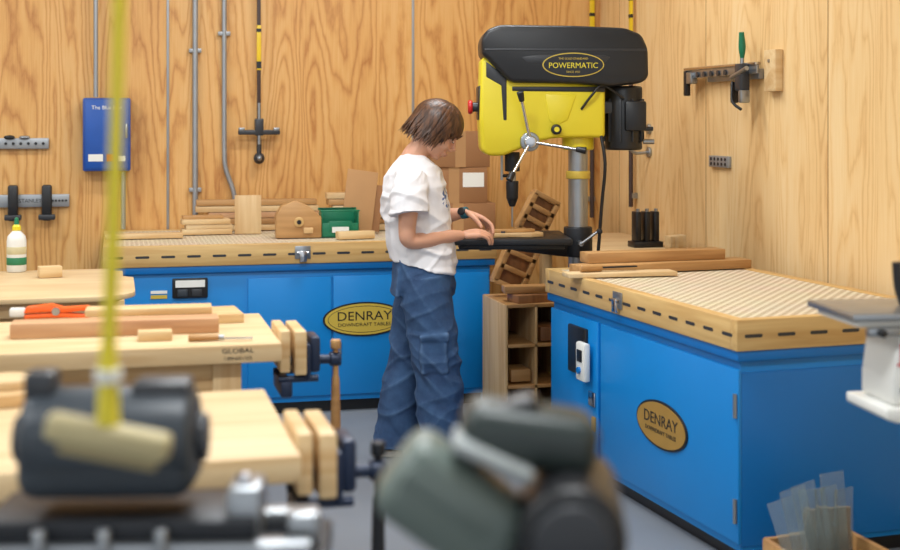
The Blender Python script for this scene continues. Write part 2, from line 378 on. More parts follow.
# ------------------------------------------------------------------ items on the back table
zb = HB+.0005
o = Obj('scrap_wood_stack', S(-1.34, 7.42, zb), .05)
for k, (l, w, h, dx_) in enumerate([(.27, .12, .03, 0), (.25, .11, .025, .01), (.26, .12, .028, -.005), (.22, .08, .018, -.02)]):
    z = [0, .0305, .056, .0845][k]; o.box((dx_, 0, z+h/2), (l, w, h), [M_PINE, M_MAPLE, M_PINE, M_TAN_W][k], .003)
o.done()
boardo('pine_board', -1.62, 7.15, zb, .40, .10, .025, M_PINE, .02)
o = Obj('standing_board', S(-1.11, 7.42, zb), -.1); o.box((0, .01, .106), (.145, .022, .212), M_PINEZ, .003, (-.0, 0, 0)); o.done()
o = Obj('lumber_stack', S(-1.05, 7.72, zb), -.03)
for k in range(5): o.box((random.uniform(-.06, .06), 0, .017+k*.035), (random.uniform(.6, .78), .14-.01*k, .032), [M_PINE, M_TAN_W, M_RED_W][k % 3], .003)
o.done()
o = Obj('wooden_block_jig', S(-.81, 7.2, zb), -.05)
o.prism([(-.12, 0), (.12, 0), (.12, .11), (.05, .17), (-.02, .20), (-.09, .17), (-.12, .12)], 'xz', -.05, .05, M_TAN_W, .005)
o.cyl((0, -.062, .085), (0, -.05, .085), .026, M_FRAME, bev=.003); o.cyl((0, -.066, .085), (0, -.06, .085), .012, M_BLK); o.box((.05, -.055, .04), (.05, .012, .03), M_PINE, .003); o.done()
o = Obj('parts_bin', S(-.60, 7.28, zb), -.04)
o.bb(-.1, .1, -.07, .07, 0, .006, M_GREEN); o.bb(-.1, -.094, -.07, .07, 0, .14, M_GREEN, .002); o.bb(.094, .1, -.07, .07, 0, .14, M_GREEN, .002); o.bb(-.1, .1, .064, .07, 0, .15, M_GREEN, .002); o.bb(-.1, .1, -.07, -.064, 0, .075, M_GREEN, .002)
o.box((0, -.073, .06), (.12, .006, .05), M_GREEN, .002); o.box((0, -.077, .04), (.09, .003, .03), M_PAPER); o.bb(-.105, .105, -.072, -.064, .136, .145, M_GREEN, .002); o.bb(-.105, .105, .064, .072, .136, .15, M_GREEN, .002); o.done()
o = Obj('cardboard_sheet', S(-.49, 7.38, zb+.012), -.1); o.box((0, .05, .17), (.17, .006, .34), M_CARD2, .001, (-.25, .14, 0)); o.box((.05, .07, .13), (.14, .006, .26), M_CARD, .001, (-.2, .1, 0)); o.done()
o = Obj('scrap_wood_stack', S(-.50, 7.68, zb), .0)
for k in range(6): o.box((random.uniform(-.02, .02), random.uniform(-.01, .01), .018+k*.036), (random.uniform(.36, .48), .10, .033), [M_MAPLE, M_TAN_W, M_PINE][k % 3], .003, (0, 0, random.uniform(-.06, .06)))
o.done()
o = Obj('wood_offcut', S(-.50, 7.12, zb), .15); o.box((0, 0, .02), (.2, .06, .04), M_PINE, .003); o.done()
for k, (w, h, z0, dx_) in enumerate([(.42, .16, 0, 0), (.38, .20, .161, -.03), (.34, .20, .362, .0)]):
    o = Obj('cardboard_box', S(.03+dx_, 7.66, zb+z0), -.12+.05*k); o.bb(-w/2, w/2, -.13, .13, 0, h, M_CARD, .003); o.bb(-.03, .03, -.1306, .1306, .0, h+.0008, M_CARD2)
    if k == 1: o.bb(.05, .17, -.132, -.13, .09, .17, M_PAPER)
    o.done()

# ------------------------------------------------------------------ cubby cabinet with jigs
CXB = 1.855
o = Obj('cubby_cabinet', (CXB, 6.30, 0), 0); W = .31; D = .42; Hc = .60
for x in (0, .15, W): o.bb(x-.006, x+.006, 0, D, 0, Hc, M_PINEZ, .001)
for z in (.012, .2, .4, Hc-.006): o.bb(0, W, 0, D, z-.008, z+.008, M_TAN_W, .001)
o.bb(0, W, D-.01, D, 0, Hc, M_BRNW)
o.box((.08, .1, .25), (.1, .15, .06), M_TAN_W, .004); o.box((.23, .1, .05), (.12, .15, .05), M_PINE, .004); o.box((.23, .12, .45), (.1, .2, .07), M_BRNW, .004); o.done()
o = Obj('scrap_wood_stack', (CXB+.15, 6.40, Hc+.0025)); o.box((0.03, 0, .02), (.26, .12, .04), M_BRNW, .003, (0, 0, .2)); o.box((-.02, .02, .06), (.22, .1, .035), M_TAN_W, .003, (0, 0, -.1)); o.done()
o = Obj('wooden_rack_jig', (CXB+.14, 6.60, Hc+.0025), .0)
def jig(o, cx, cz, w, h, t):
    E = Euler((0, t, 0)).to_matrix()
    def P(a, b): v = E @ Vector((a, 0, b)); return (cx+v.x, 0, cz+v.z)
    for a in (-w/2, w/2): o.box(P(a, 0), (.028, .07, h), M_TAN_W, .003, (0, t, 0))
    for b in (-h/2, -h/6, h/6, h/2): o.box(P(0, b), (w+.02, .07, .026), M_TAN_W, .003, (0, t, 0))
    o.box(P(0, 0), (w*.9, .02, h*.95), M_BRNW, .002, (0, t, 0))
jig(o, 0.0, .17, .15, .25, math.radians(24)); jig(o, .11, .41, .13, .2, math.radians(28)); o.done()

# ------------------------------------------------------------------ side table + corner items
o = Obj('side_table', (2.36, 6.36, 0)); o.bb(0, .53, 0, 1.1, .80, .84, M_MAPLE, .004)
for x in (.02, .45):
    for y in (.04, 1.0): o.bb(x, x+.06, y, y+.06, 0, .8, M_PINEZ, .003)
o.bb(.02, .51, .04, 1.06, .2, .22, M_PINE); o.done()
o = Obj('clamp_holder', (2.69, 6.58, .8405)); o.box((0, 0, .015), (.16, .1, .03), M_BLK, .004)
for x in (-.05, .0, .05): o.box((x, 0, .10), (.03, .07, .17), M_BLK, .006); o.cyl((x, -.02, .17), (x, -.02, .20), .01, M_STEEL)
o.done()
o = Obj('wood_block_row', (2.80, 6.44, .8405))
for k in range(4): o.box((-.05+.03*k, -.04+.02*k, .035), (.026, .07, .07), [M_PINE, M_MAPLE][k % 2], .003)
o.done()
zr = .841
o = Obj('lumber_plank', S(.93, 5.93, zr), math.radians(6)); o.bb(-.42, .42, -.06, .06, 0, .038, M_TAN_W, .003); o.done()
o = Obj('lumber_plank', S(.90, 5.98, zr+.0385), math.radians(3)); o.bb(-.33, .33, -.05, .05, 0, .045, M_TAN_W, .003); o.done()
o = Obj('lumber_plank', S(.72, 5.72, zr), math.radians(-2)); o.bb(-.24, .24, -.05, .05, 0, .018, M_MAPLE, .002); o.done()
o = Obj('hand_file', S(.66, 5.72, zr+.0355), .1); o.cyl((-.12, 0, 0), (-.02, 0, 0), .016, M_TAN_W, bev=.005); o.box((.06, 0, 0), (.17, .02, .006), M_IRON, .001); o.done()

# ------------------------------------------------------------------ drill press
o = Obj('drill_press', S(.602, 6.35, 0), math.radians(-12))
def dz(v): return 1.5-(v-120)/212.6
def dx(u): return (u-578)/212.6
o.prism([(-.16, -.2), (.2, -.2), (.2, .2), (-.16, .2)], 'xy', 0, .05, M_IRON, .012)
o.cyl((0, 0, .05), (0, 0, .10), .085, M_IRON, bev=.01); o.cyl((0, 0, .05), (0, 0, 1.5), .046, M_STEEL, seg=32)
o.box((0, .045, .95), (.02, .02, .9), M_STEEL, .003)
o.cyl((0, 0, 1.225), (0, 0, 1.262), .058, M_GOLD, bev=.005)
hd = [(-.462, 1.79), (-.470, 1.50), (-.462, 1.36), (-.43, 1.335), (-.36, 1.335), (-.20, 1.40), (-.12, 1.418), (.113, 1.418), (.113, 1.66), (-.33, 1.70), (-.34, 1.79)]
o.prism(hd, 'xz', -.115, .115, M_YEL, .022, 3)
o.bb(-.475, -.45, -.09, .09, 1.50, 1.66, M_BLK, .008)
o.prism([(-.44, 1.77), (-.345, 1.70), (-.345, 1.50), (-.36, 1.50), (-.37, 1.66), (-.44, 1.70)], 'xz', -.119, -.10, M_BLK2, .004)
o.prism([(-.32, 1.655), (.11, 1.655), (.11, 1.63), (-.32, 1.635)], 'xz', -.119, -.1, M_BLK, .003)
o.prism([(-.17, 1.62), (-.02, 1.62), (-.06, 1.50), (-.12, 1.47), (-.15, 1.50)], 'xz', -.120, -.10, M_YEL, .008)
o.cyl((0, 0, 1.36), (0, 0, 1.45), .075, M_YEL, bev=.01)
cv = [(-.462, 1.80), (-.465, 1.87), (-.44, 1.915), (-.38, 1.938), (-.05, 1.935), (.20, 1.925), (.275, 1.895), (.305, 1.83), (.308, 1.70), (.28, 1.672), (.14, 1.655), (-.02, 1.668), (-.325, 1.672), (-.36, 1.70), (-.43, 1.775)]
o.prism(cv, 'xz', -.155, .155, M_BLK, .028, 4)
o.prism([(-.45, 1.828), (.30, 1.828), (.30, 1.818), (-.45, 1.818)], 'xz', -.158, .158, M_BLK2, .002)
o.prism([(-.28, 1.79), (-.20, 1.80), (.10, 1.80), (.13, 1.79), (.10, 1.76), (-.25, 1.76)], 'xz', -.157, -.15, M_BLK2, .003)
bx, bz2 = dx(569), dz(66)
o.prism(ellipse(bx, bz2, .142, .056), 'xz', -.160, -.15, M_GOLD); o.prism(ellipse(bx, bz2, .137, .051), 'xz', -.162, -.15, M_BLK)
o.text('POWERMATIC', .036, M_YEL, (bx, -.1625, bz2-.004), (R90, 0, 0), sx=.98); o.text('THE GOLD STANDARD', .013, M_GOLD, (bx, -.1625, bz2+.028), (R90, 0, 0)); o.text('SINCE 1921', .013, M_GOLD, (bx, -.1625, bz2-.033), (R90, 0, 0))
o.cyl((.215, 0, 1.36), (.215, 0, 1.66), .088, M_BLK, bev=.012, seg=32)
for k in range(10):
    a = k*math.pi/5; o.box((.215+.088*math.cos(a), .088*math.sin(a), 1.50), (.02, .006, .2), M_BLK2, .001, (0, 0, a))
o.box((.255, -.085, 1.52), (.10, .06, .14), M_BLK, .012); o.box((.12, 0, 1.56), (.14, .12, .06), M_BLK2, .01)
o.cyl((.30, -.05, 1.40), (.35, -.05, 1.40), .012, M_STEEL); o.cyl((.30, -.05, 1.46), (.345, -.05, 1.46), .01, M_BLK2)
q = -.31
o.cyl((q, 0, 1.26), (q, 0, 1.35), .036, M_IRON, bev=.004); o.cyl((q, 0, 1.19), (q, 0, 1.262), .018, M_STEEL)
o.cyl((q, 0, 1.13), (q, 0, 1.215), .028, M_IRON, r2=.030, bev=.004); o.cyl((q, 0, 1.095), (q, 0, 1.13), .013, M_IRON, r2=.026); o.cyl((q, 0, 1.00), (q, 0, 1.10), .0045, M_STEEL, seg=10)
o.cyl((q-.05, -.02, 1.22), (q-.05, -.02, 1.35), .007, M_STEEL); o.cyl((q-.05, -.02, 1.24), (q, 0, 1.24), .008, M_IRON)
hb = Vector((dx(527), 0, dz(141)))
o.cyl((hb.x, -.115, hb.z), (hb.x, -.15, hb.z), .045, M_STEEL, bev=.006); o.cyl((hb.x, -.15, hb.z), (hb.x, -.185, hb.z), .028, M_CHROME, bev=.006)
for (u, v) in ((516, 95), (506, 176), (577, 149)):
    e = Vector((dx(u), -.235, dz(v))); o.cyl((hb.x, -.17, hb.z), e, .0075, M_CHROME, seg=14)
    d = (e-Vector((hb.x, -.17, hb.z))).normalized(); o.cyl(e-d*.035, e+d*.012, .012, M_BLK, r2=.017, bev=.004)
o.cyl((dx(553), -.115, dz(129)), (dx(553), -.15, dz(129)), .024, M_BLK, bev=.006); o.cyl((dx(553), -.15, dz(129)), (dx(553), -.158, dz(129)), .012, M_YEL)
o.cyl((-.47, -.03, dz(107)), (-.498, -.03, dz(107)), .022, M_BLK2); o.cyl((-.498, -.03, dz(107)), (-.52, -.03, dz(107)), .033, M_RED, bev=.008)
o.tube([(.09, -.1, 1.45), (.11, -.12, 1.30), (.10, -.08, 1.10), (.085, -.06, .86)], .008, M_BLK)
o.tube([(.0, -.117, 1.55), (.05, -.14, 1.62), (.10, -.13, 1.66), (.2, -.1, 1.6)], .006, M_BLK)
TZ = .965
o.bb(-.60, -.06, -.27, .21, TZ-.028, TZ, M_IRON, .006); o.bb(-.57, -.09, -.24, .18, TZ-.05, TZ-.026, M_IRON, .006)
for y in (-.1, .0, .1): o.bb(-.55, -.1, y-.004, y+.004, TZ-.0002, TZ+.0006, M_BLK)
o.cyl((0, 0, .86), (0, 0, 1.0), .068, M_IRON, bev=.008)
o.prism([(-.36, TZ-.05), (0, TZ-.03), (0, TZ-.11), (-.10, TZ-.10), (-.30, TZ-.075)], 'xz', -.04, .04, M_IRON, .008)
o.cyl((0, -.06, .93), (0, -.12, .93), .012, M_STEEL); o.cyl((0, -.12, .93), (.08, -.13, .99), .007, M_STEEL); o.cyl((.08, -.13, .99), (.08, -.17, .99), .012, M_BLK, bev=.003)
o.done()
DPM = Matrix.Translation(S(.602, 6.35, 0)) @ Matrix.Rotation(math.radians(-12), 4, 'Z')
wp = DPM @ Vector((-.34, -.15, TZ+.0012))
o = Obj('wood_workpiece', wp, math.radians(-8)); o.prism([(-.15, -.05), (-.08, -.06), (.0, -.04), (.10, -.055), (.16, -.02), (.15, .05), (.05, .06), (-.03, .045), (-.12, .06), (-.16, .02)], 'xy', 0, .02, M_PINE, .004)
o.box((.02, .0, .028), (.20, .05, .014), M_TAN_W, .003, (0, 0, .2)); o.cyl((-.03, -.03, .02), (-.03, -.03, .028), .012, M_NAVY); o.done()

# ------------------------------------------------------------------ back-wall fittings
M_RB = plain('royal_blue', (22, 70, 150), .4)
o = Obj('control_box', (-.036, BY, 1.42)); o.bb(-.13, .13, -.11, -.001, -.205, .205, M_RB, .01)
o.bb(-.115, .115, -.114, -.11, -.19, .19, plain('royal_blue_door', (26, 80, 164), .35), .004); o.bb(-.10, -.02, -.116, -.113, -.15, -.11, M_PAPER); o.bb(.0, .04, -.116, -.113, -.15, -.11, M_RED); o.bb(.06, .10, -.116, -.113, -.15, -.12, M_PAPER)
o.text('The Blue Box', .03, M_PAPER, (0, -.1145, .15), (R90, 0, 0)); o.bb(.10, .112, -.125, -.11, -.02, .06, M_STEEL, .003); o.done()
def conduit(name, pts, r, mat, straps=()):
    o = Obj(name); o.tube(pts, r, mat, 14, 5)
    for (x, z) in straps: o.bb(x-.035, x+.035, BY-.03, BY-.001, z-.012, z+.012, M_GALV, .003)
    return o.done()
yw = BY-.022
conduit('electrical_conduit', [(-.096, yw-.03, 1.63), (-.096, yw-.03, 2.2), (-.096, yw, 2.6), (-.096, yw, CZ)], .013, M_GALV, [(-.096, 2.9)])
conduit('electrical_conduit', [(.053, yw-.03, 1.21), (.053, yw-.03, 1.0), (.053, yw-.03, HB+.01)], .014, M_GALV)
conduit('electrical_conduit', [(.456, yw, HB+.01), (.456, yw, 1.6), (.456, yw, CZ)], .016, M_GALV, [(.456, 1.9), (.456, 1.1)])
conduit('electrical_conduit', [(.679, yw, HB+.01), (.679, yw, .98), (.676, yw, 1.08), (.63, yw, 1.22), (.622, yw, 1.33), (.621, yw, 1.6), (.621, yw, CZ)], .014, M_GALV, [(.621, 2.0)])
for xs in (.303, 1.741):
    o = Obj('trim_1' if xs < 1 else 'trim_2'); o.bb(xs-.007, xs+.007, BY-.006, BY-.0005, HB, CZ, M_GALV, .001); o.done()
def barclamp(name, x, y, z0, ztop, sx=1.0):
    o = Obj(name, (x, y, 0)); o.box((0, 0, (z0+ztop)/2), (.022, .012, ztop-z0), M_BRN, .002)
    o.box((0, 0, 1.92), (.025, .015, .26), M_YELR, .002); o.box((0, 0, 1.82), (.027, .018, .04), M_BLK); o.box((0, 0, 2.02), (.027, .018, .02), M_BLK)
    o.box((0, -.01, z0+.20), (.05, .045, .10), M_BLK2, .008); o.cyl((0, -.02, z0+.1), (0, -.02, z0+.34), .010, M_STEEL)
    o.box((0, -.012, z0+.17), (.24, .035, .028), M_BLK2, .006); o.box((-.10, -.012, z0+.187), (.035, .04, .02), M_STEEL, .004); o.box((.10, -.012, z0+.187), (.035, .04, .02), M_STEEL, .004)
    o.cyl((0, -.012, z0+.05), (0, -.012, z0+.13), .014, M_BLK2); o.ell((0, -.012, z0+.02), (.032, .03, .034), M_BLK2); o.ell((0, -.04, z0+.02), (.014, .012, .016), M_STEEL)
    o.bb(-.03, .03, -.01, .049, ztop-.06, ztop-.03, M_STEEL, .004); return o.done()
barclamp('bar_clamp', .817, BY-.05, 1.26, 2.7)
o = Obj('magnetic_tool_strip', (-.48, BY, 1.37)); o.bb(-.2, .13, -.03, 0, -.03, .03, M_GALV, .004)
for k in range(8): o.cyl((-.18+.04*k, -.036, 0), (-.18+.04*k, -.03, 0), .008, M_BLK)
o.ell((-.08, -.04, .035), (.03, .015, .012), M_BLK); o.ell((.0, -.04, .035), (.03, .015, .01), M_STEEL); o.done()
o = Obj('clamp_rack', (-.42, BY, 1.05)); o.bb(-.2, .18, -.03, 0, -.035, .035, M_GALV, .004)
for x in (-.12, .06): o.box((x, -.05, -.01), (.055, .05, .2), M_BLK, .012); o.box((x, -.055, -.09), (.09, .045, .03), M_BLK2, .006)
for k in range(5): o.cyl((.09+.018*k, -.036, 0), (.09+.018*k, -.03, 0), .006, M_BLK)
o.text('STANLEY', .03, M_BLK, (-.03, -.031, .0), (R90, 0, 0)); o.done()
o = Obj('yardstick_clamp', (2.86, BY-.045, 0)); o.box((0, 0, 2.2), (.03, .016, .95), M_YELR, .002)
for k in range(8): o.box((0, -.001, 1.85+k*.1), (.031, .017, .02), M_BLK)
o.box((0, 0, 1.65), (.045, .03, .16), M_BLK, .006); o.cyl((0, 0, .9), (0, 0, 1.6), .014, M_BRN); o.bb(-.02, .02, 0, .044, 2.5, 2.55, M_STEEL); o.bb(-.02, .02, 0, .044, 1.0, 1.03, M_STEEL); o.done()
o = Obj('yardstick_clamp', (RX-.035, 7.30, 0)); o.box((0, 0, 2.25), (.014, .035, .8), M_YELR, .002)
for k in range(7): o.box((-.001, 0, 1.9+k*.1), (.015, .036, .02), M_BLK)
o.cyl((0, 0, 1.0), (0, 0, 1.86), .013, M_BRN); o.bb(0, .034, -.02, .02, 2.5, 2.55, M_STEEL); o.bb(0, .034, -.02, .02, 1.05, 1.08, M_STEEL); o.done()

# ------------------------------------------------------------------ right-wall fittings
o = Obj('bar_clamp', (RX, 6.06, 1.72)); o.bb(-.03, -.001, -.34, .22, -.028, .020, M_GALV, .004)
o.box((-.055, .02, .015), (.014, .80, .040), M_STEEL, .002); o.box((-.055, .02, .042), (.03, .80, .012), M_CHROME, .002)
o.box((-.06, .40, -.03), (.03, .03, .13), M_BLK, .006); o.box((-.06, .34, -.005), (.04, .06, .06), M_STEEL, .006)
for k in range(5): o.cyl((-.064, .26-.08*k, .01), (-.070, .26-.08*k, .01), .014, M_BLK2)
o.box((-.08, -.27, -.02), (.05, .07, .13), M_BLK2, .01); o.box((-.085, -.20, -.09), (.035, .03, .10), M_BLK, .008); o.box((-.09, -.31, -.11), (.05, .03, .06), M_STEEL, .008)
o.cyl((-.10, -.20, -.02), (-.10, -.36, .02), .011, M_STEEL); o.cyl((-.08, -.27, .04), (-.08, -.27, .09), .010, M_STEEL)
o.tube([(-.08, -.27, .07), (-.082, -.275, .12), (-.09, -.285, .19)], [.010, .017, .012], M_GREEN, 14)
o.tube([(-.10, -.21, -.04), (-.12, -.25, -.13), (-.10, -.30, -.17)], .007, M_BLK)
o.done()
o = Obj('wood_mount_block', (RX, 5.60, 1.72)); o.bb(-.04, -.001, -.06, .05, -.09, .10, M_PINE, .004); o.cyl((-.045, -.0, .05), (-.04, -.0, .05), .008, M_STEEL); o.done()
o = Obj('hook_strip', (RX, 6.175, 1.295)); o.bb(-.02, -.001, -.11, .11, -.028, .028, M_GALV, .003)
for k in range(5):
    for z in (-.012, .012): o.cyl((-.023, -.08+.04*k, z), (-.02, -.08+.04*k, z), .008, M_BLK)
o.done()
for z in (1.45, 1.32):
    o = Obj('wall_hook', (RX, 7.1, z)); o.cyl((-.001, 0, 0), (-.015, 0, 0), .03, M_STEEL, bev=.003); o.tube([(-.01, 0, 0), (-.08, 0, -.005), (-.12, 0, .02), (-.12, 0, .05)], .009, M_STEEL); o.done()

# ------------------------------------------------------------------ benchtop sander (right edge)
o = Obj('benchtop_sander', S(.955, 3.4, 0), math.radians(-6))
o.bb(0, .62, -.14, .14, 1.012, 1.030, M_STEEL, .004); o.bb(.02, .60, -.12, .12, .995, 1.013, M_WHITE, .004)
o.prism([(.13, 1.0), (.70, 1.0), (.70, .80), (.11, .80), (.11, .86)], 'xz', -.12, .06, M_WHITE, .012)
o.prism([(.08, .80), (.72, .80), (.72, .765), (.11, .765), (.08, .775)], 'xz', -.15, .08, M_WHITE, .006)
o.text('JET', .06, M_RED, (.165, -.122, .93), (R90, 0, 0))
o.cyl((.14, -.125, .84), (.14, -.14, .84), .012, M_BLK)
o.box((.12, -.13, .985), (.16, .02, .02), M_STEEL, .003); o.cyl((.07, -.135, .985), (.07, -.16, .985), .010, M_BLK, bev=.003)
o.tube([(.20, 0, 1.03), (.185, 0, 1.08), (.18, 0, 1.14)], .012, M_BLK); o.cyl((.40, .02, 1.13), (.44, .02, 1.13), .13, M_WHITE, seg=40, bev=.01)
o.bb(.40, .70, -.12, .06, 0, .766, M_WHITE, .01); o.bb(.34, .76, -.18, .2, 0, .03, M_BLK, .006); o.done()

# ------------------------------------------------------------------ crate with acrylic sheets
mA, nt, b = newmat('acrylic'); b.inputs['Base Color'].default_value = lin((225, 238, 242)); b.inputs['Roughness'].default_value = .06; b.inputs['Transmission Weight'].default_value = .9; b.inputs['IOR'].default_value = 1.2
o = Obj('offcut_crate', S(1.17, 4.20, 0), math.radians(2)); W = .30; D = .22; ch = .18
for y in (-D/2, D/2): o.bb(-W/2, W/2, y-.01, y+.01, 0, ch, M_TAN_W, .003)
for x in (-W/2, W/2): o.bb(x-.01, x+.01, -D/2, D/2, 0, ch, M_TAN_W, .003)
o.bb(-W/2, W/2, -D/2, D/2, 0, .015, M_PINE)
for k in range(7): o.box((-.125+.034*k, -.03+.01*k, .19+.02*(k % 3)), (.085, .004, .30+.03*(k % 2)), mA, .0005, (random.uniform(-.1, .1), -.30+.05*k, random.uniform(-.4, .4)))
o.box((.035, .05, .15), (.16, .010, .25), M_CARD, .001, (.03, .0, .06)); o.done()

# ------------------------------------------------------------------ foreground benchtop lathe on pedestal
o = Obj('benchtop_lathe', S(-.5, 2.0, 0), math.radians(-12)); gz = 1.03
o.cyl((-.125, 0, gz), (.125, 0, gz), .076, M_GREYM, seg=40, bev=.02)
o.box((0, .0, gz-.03), (.255, .14, .095), M_GREYM, .03, (0, 0, 0), 4)
o.box((-.10, -.01, gz+.080), (.045, .05, .045), M_BLK2, .008); o.box((.075, .0, gz+.070), (.085, .07, .035), M_BLK2, .010)
o.box((0, -.077, gz), (.20, .012, .05), M_GREYM, .005)
for sx in (-1, 1): o.cyl((sx*.125, 0, gz), (sx*.14, 0, gz), .035, M_BLK2, bev=.003)
o.bb(-.17, .22, -.085, .085, .90, .93, M_IRON, .006); o.bb(-.17, .30, -.10, -.06, .875, .90, M_STEEL, .004); o.bb(-.17, .30, .06, .10, .875, .90, M_STEEL, .004)
for sx in (-.08, .01, .09): o.cyl((sx, -.105, .86), (sx, -.105, .925), .010, M_STEEL, bev=.003)
o.box((.20, -.02, .93), (.05, .09, .08), M_STEEL, .008); o.cyl((.20, -.03, .95), (.20, -.03, .985), .012, M_CHROME, bev=.003)
o.box((.285, -.02, .90), (.05, .05, .05), M_STEEL, .008)
o.bb(-.19, .32, -.11, .11, .84, .875, M_IRON, .006); o.cyl((.05, 0, .03), (.05, 0, .84), .055, M_IRON); o.cyl((.05, 0, 0), (.05, 0, .04), .2, M_IRON, bev=.01)
o.done()
p = S(-.405, 1.6, 0)
o = Obj('ceiling_pull_cord', p, math.radians(-14))
o.tube([(.03, 0, CZ), (.022, 0, 2.4), (.012, 0, 1.6), (.0, 0, 1.22)], [.007, .007, .008, .009], M_YEL, 12)
o.cyl((0, 0, 1.14), (0, 0, 1.23), .014, M_YEL, r2=.010); o.cyl((0, 0, 1.19), (0, 0, 1.205), .016, M_WHITE)
o.box((0, 0, 1.125), (.15, .03, .034), plain('pull_handle', (186, 172, 128), .5), .010, (0, math.radians(11), 0), 3); o.box((0, 0, 1.105), (.12, .02, .02), plain('pull_grip', (150, 136, 98), .5), .005, (0, math.radians(11), 0)); o.done()

# ------------------------------------------------------------------ foreground mitre saw on stand
o = Obj('miter_saw', S(.065, 1.6, 0), math.radians(-14))
def mz(v): return 1.5-(v-120)/844
def mx_(u): return (u-505)/844
a = math.radians(36)
o.box((mx_(452), 0, mz(503)), (.17, .12, .105), M_SAGE, .028, (0, a, 0), 4)
o.box((mx_(492), -.012, mz(452)), (.10, .09, .014), plain('light_grey_band', (150, 156, 156), .45), .005, (0, math.radians(24), 0))
o.box((mx_(448), -.0, mz(490)), (.12, .124, .03), M_SAGE, .008, (0, a, 0))
o.box((mx_(530), .03, mz(440)), (.165, .11, .07), M_DSAGE, .026, (0, math.radians(8), 0), 4)
o.box((mx_(505), .02, mz(418)), (.09, .05, .03), M_BLK, .012, (0, math.radians(-18), 0), 3)
o.cyl((mx_(566), -.09, mz(520)), (mx_(578), .10, mz(515)), .062, M_BLK, bev=.012, seg=36)
o.cyl((mx_(566), -.105, mz(520)), (mx_(566), -.088, mz(520)), .045, M_BLK2, bev=.004, seg=30)
o.box((mx_(500), .0, mz(540)), (.14, .09, .09), M_BLK, .02, (0, -.3, 0), 3)
o.cyl((0.01, .0, .80), (0.01, .0, 1.0), .04, M_BLK2); o.bb(-.2, .2, -.15, .16, .78, .81, M_STEEL, .006); o.bb(-.18, .18, .10, .12, .81, .86, M_STEEL, .004)
for x in (-.18, .18):
    for y in (-.13, .14): o.cyl((x*1.3, y*1.3, 0), (x, y, .78), .014, M_STEEL)
o.done()

# ------------------------------------------------------------------ PERSON
def solid(parts_obj, voxel, smooth, disp=None):
    me = bpy.data.meshes.new('t'); parts_obj.bm.to_mesh(me); parts_obj.bm.free()
    t = bpy.data.objects.new('t', me); bpy.context.scene.collection.objects.link(t)
    m = t.modifiers.new('r', 'REMESH'); m.mode = 'VOXEL'; m.voxel_size = voxel; m.use_smooth_shade = True
    m2 = t.modifiers.new('s', 'SMOOTH'); m2.factor = .5; m2.iterations = smooth
    dg = bpy.context.evaluated_depsgraph_get(); out = bpy.data.meshes.new_from_object(t.evaluated_get(dg))
    bpy.data.objects.remove(t); bpy.data.meshes.remove(me)
    if disp:
        nm = [v.normal.copy() for v in out.vertices]
        for v, n in zip(out.vertices, nm): v.co += n*disp(v.co.copy())
    for p_ in out.polygons: p_.use_smooth = True
    return out
person = bpy.data.objects.new('woman_woodworker', None); bpy.context.scene.collection.objects.link(person)
person.location = S(-.11, 5.95, 0); person.rotation_euler = (0, 0, math.radians(-14)); person.scale = (1.035, 1.035, 1.0)
def child(name, me, mats):
    me.materials.clear()
    for m in mats: me.materials.append(m)
    ob = bpy.data.objects.new(name, me); bpy.context.scene.collection.objects.link(ob); ob.parent = person; return ob
mS, nt, b = newmat('skin'); b.inputs['Base Color'].default_value = lin((206, 154, 126)); b.inputs['Roughness'].default_value = .5; b.inputs['Subsurface Weight'].default_value = .1; b.inputs['Subsurface Radius'].default_value = (.02, .008, .004)
M_LIP = plain('lips', (182, 106, 96), .5); M_EYEW = plain('eye_white', (230, 225, 220), .3); M_DARK = plain('lashes', (40, 26, 20), .6)
M_HAIR = wood('brown_hair', (110, 70, 42), (34, 22, 16), (70, 70, 9), .42)

HT = math.radians(36)
HM = Matrix.Translation((.056, 0, 1.460)) @ Matrix.Rotation(HT, 4, 'Y') @ Matrix.Scale(.96, 4)
def H(x, y, z): return HM @ Vector((x, y, z))
HE = (0, HT, 0)
sk = Obj('skin')
sk.ell(H(-.014, 0, .018), (.096, .073, .088), mS, HE); sk.ell(H(.028, 0, -.035), (.063, .058, .082), mS, HE)
sk.ell(H(.058, 0, -.103), (.025, .025, .020), mS, HE); sk.ell(H(.02, 0, -.07), (.053, .053, .044), mS, HE)
sk.ell(H(.078, 0, .018), (.015, .044, .013), mS, HE)
sk.tube([H(.086, 0, .008), H(.098, 0, -.018), H(.112, 0, -.042)], [.007, .009, .012], mS, 12, 4)
for s_ in (-1, 1):
    sk.ell(H(.100, s_*.011, -.047), (.009, .008, .007), mS, HE, 2); sk.ell(H(.062, s_*.036, -.04), (.025, .019, .023), mS, HE)
    sk.ell(H(.076, s_*.031, -.006), (.014, .017, .011), mS, HE); sk.ell(H(-.008, s_*.078, -.02), (.020, .008, .032), mS, HE)
sk.ell(H(.088, 0, -.073), (.012, .022, .007), mS, HE); sk.ell(H(.085, 0, -.084), (.011, .019, .007), mS, HE)
sk.tube([(-.064, 0, 1.26), (-.052, 0, 1.33), (-.018, 0, 1.385), (.016, 0, 1.43)], [.072, .053, .047, .048], mS, 20, 5)
RW = Vector((.155, -.055, .998)); LW = Vector((.180, .12, 1.085))
sk.tube([(-.052, -.165, 1.25), (-.062, -.190, 1.14), (-.070, -.198, 1.03), (-.056, -.188, .985), (.02, -.148, .988), (.09, -.10, .995), RW], [.045, .042, .036, .034, .036, .030, .0215], mS, 18, 6)
sk.tube([(-.040, .160, 1.25), (-.028, .20, 1.14), (-.01, .225, 1.045), (.02, .215, 1.03), (.09, .17, 1.065), LW], [.044, .041, .036, .034, .033, .0215], mS, 18, 6)
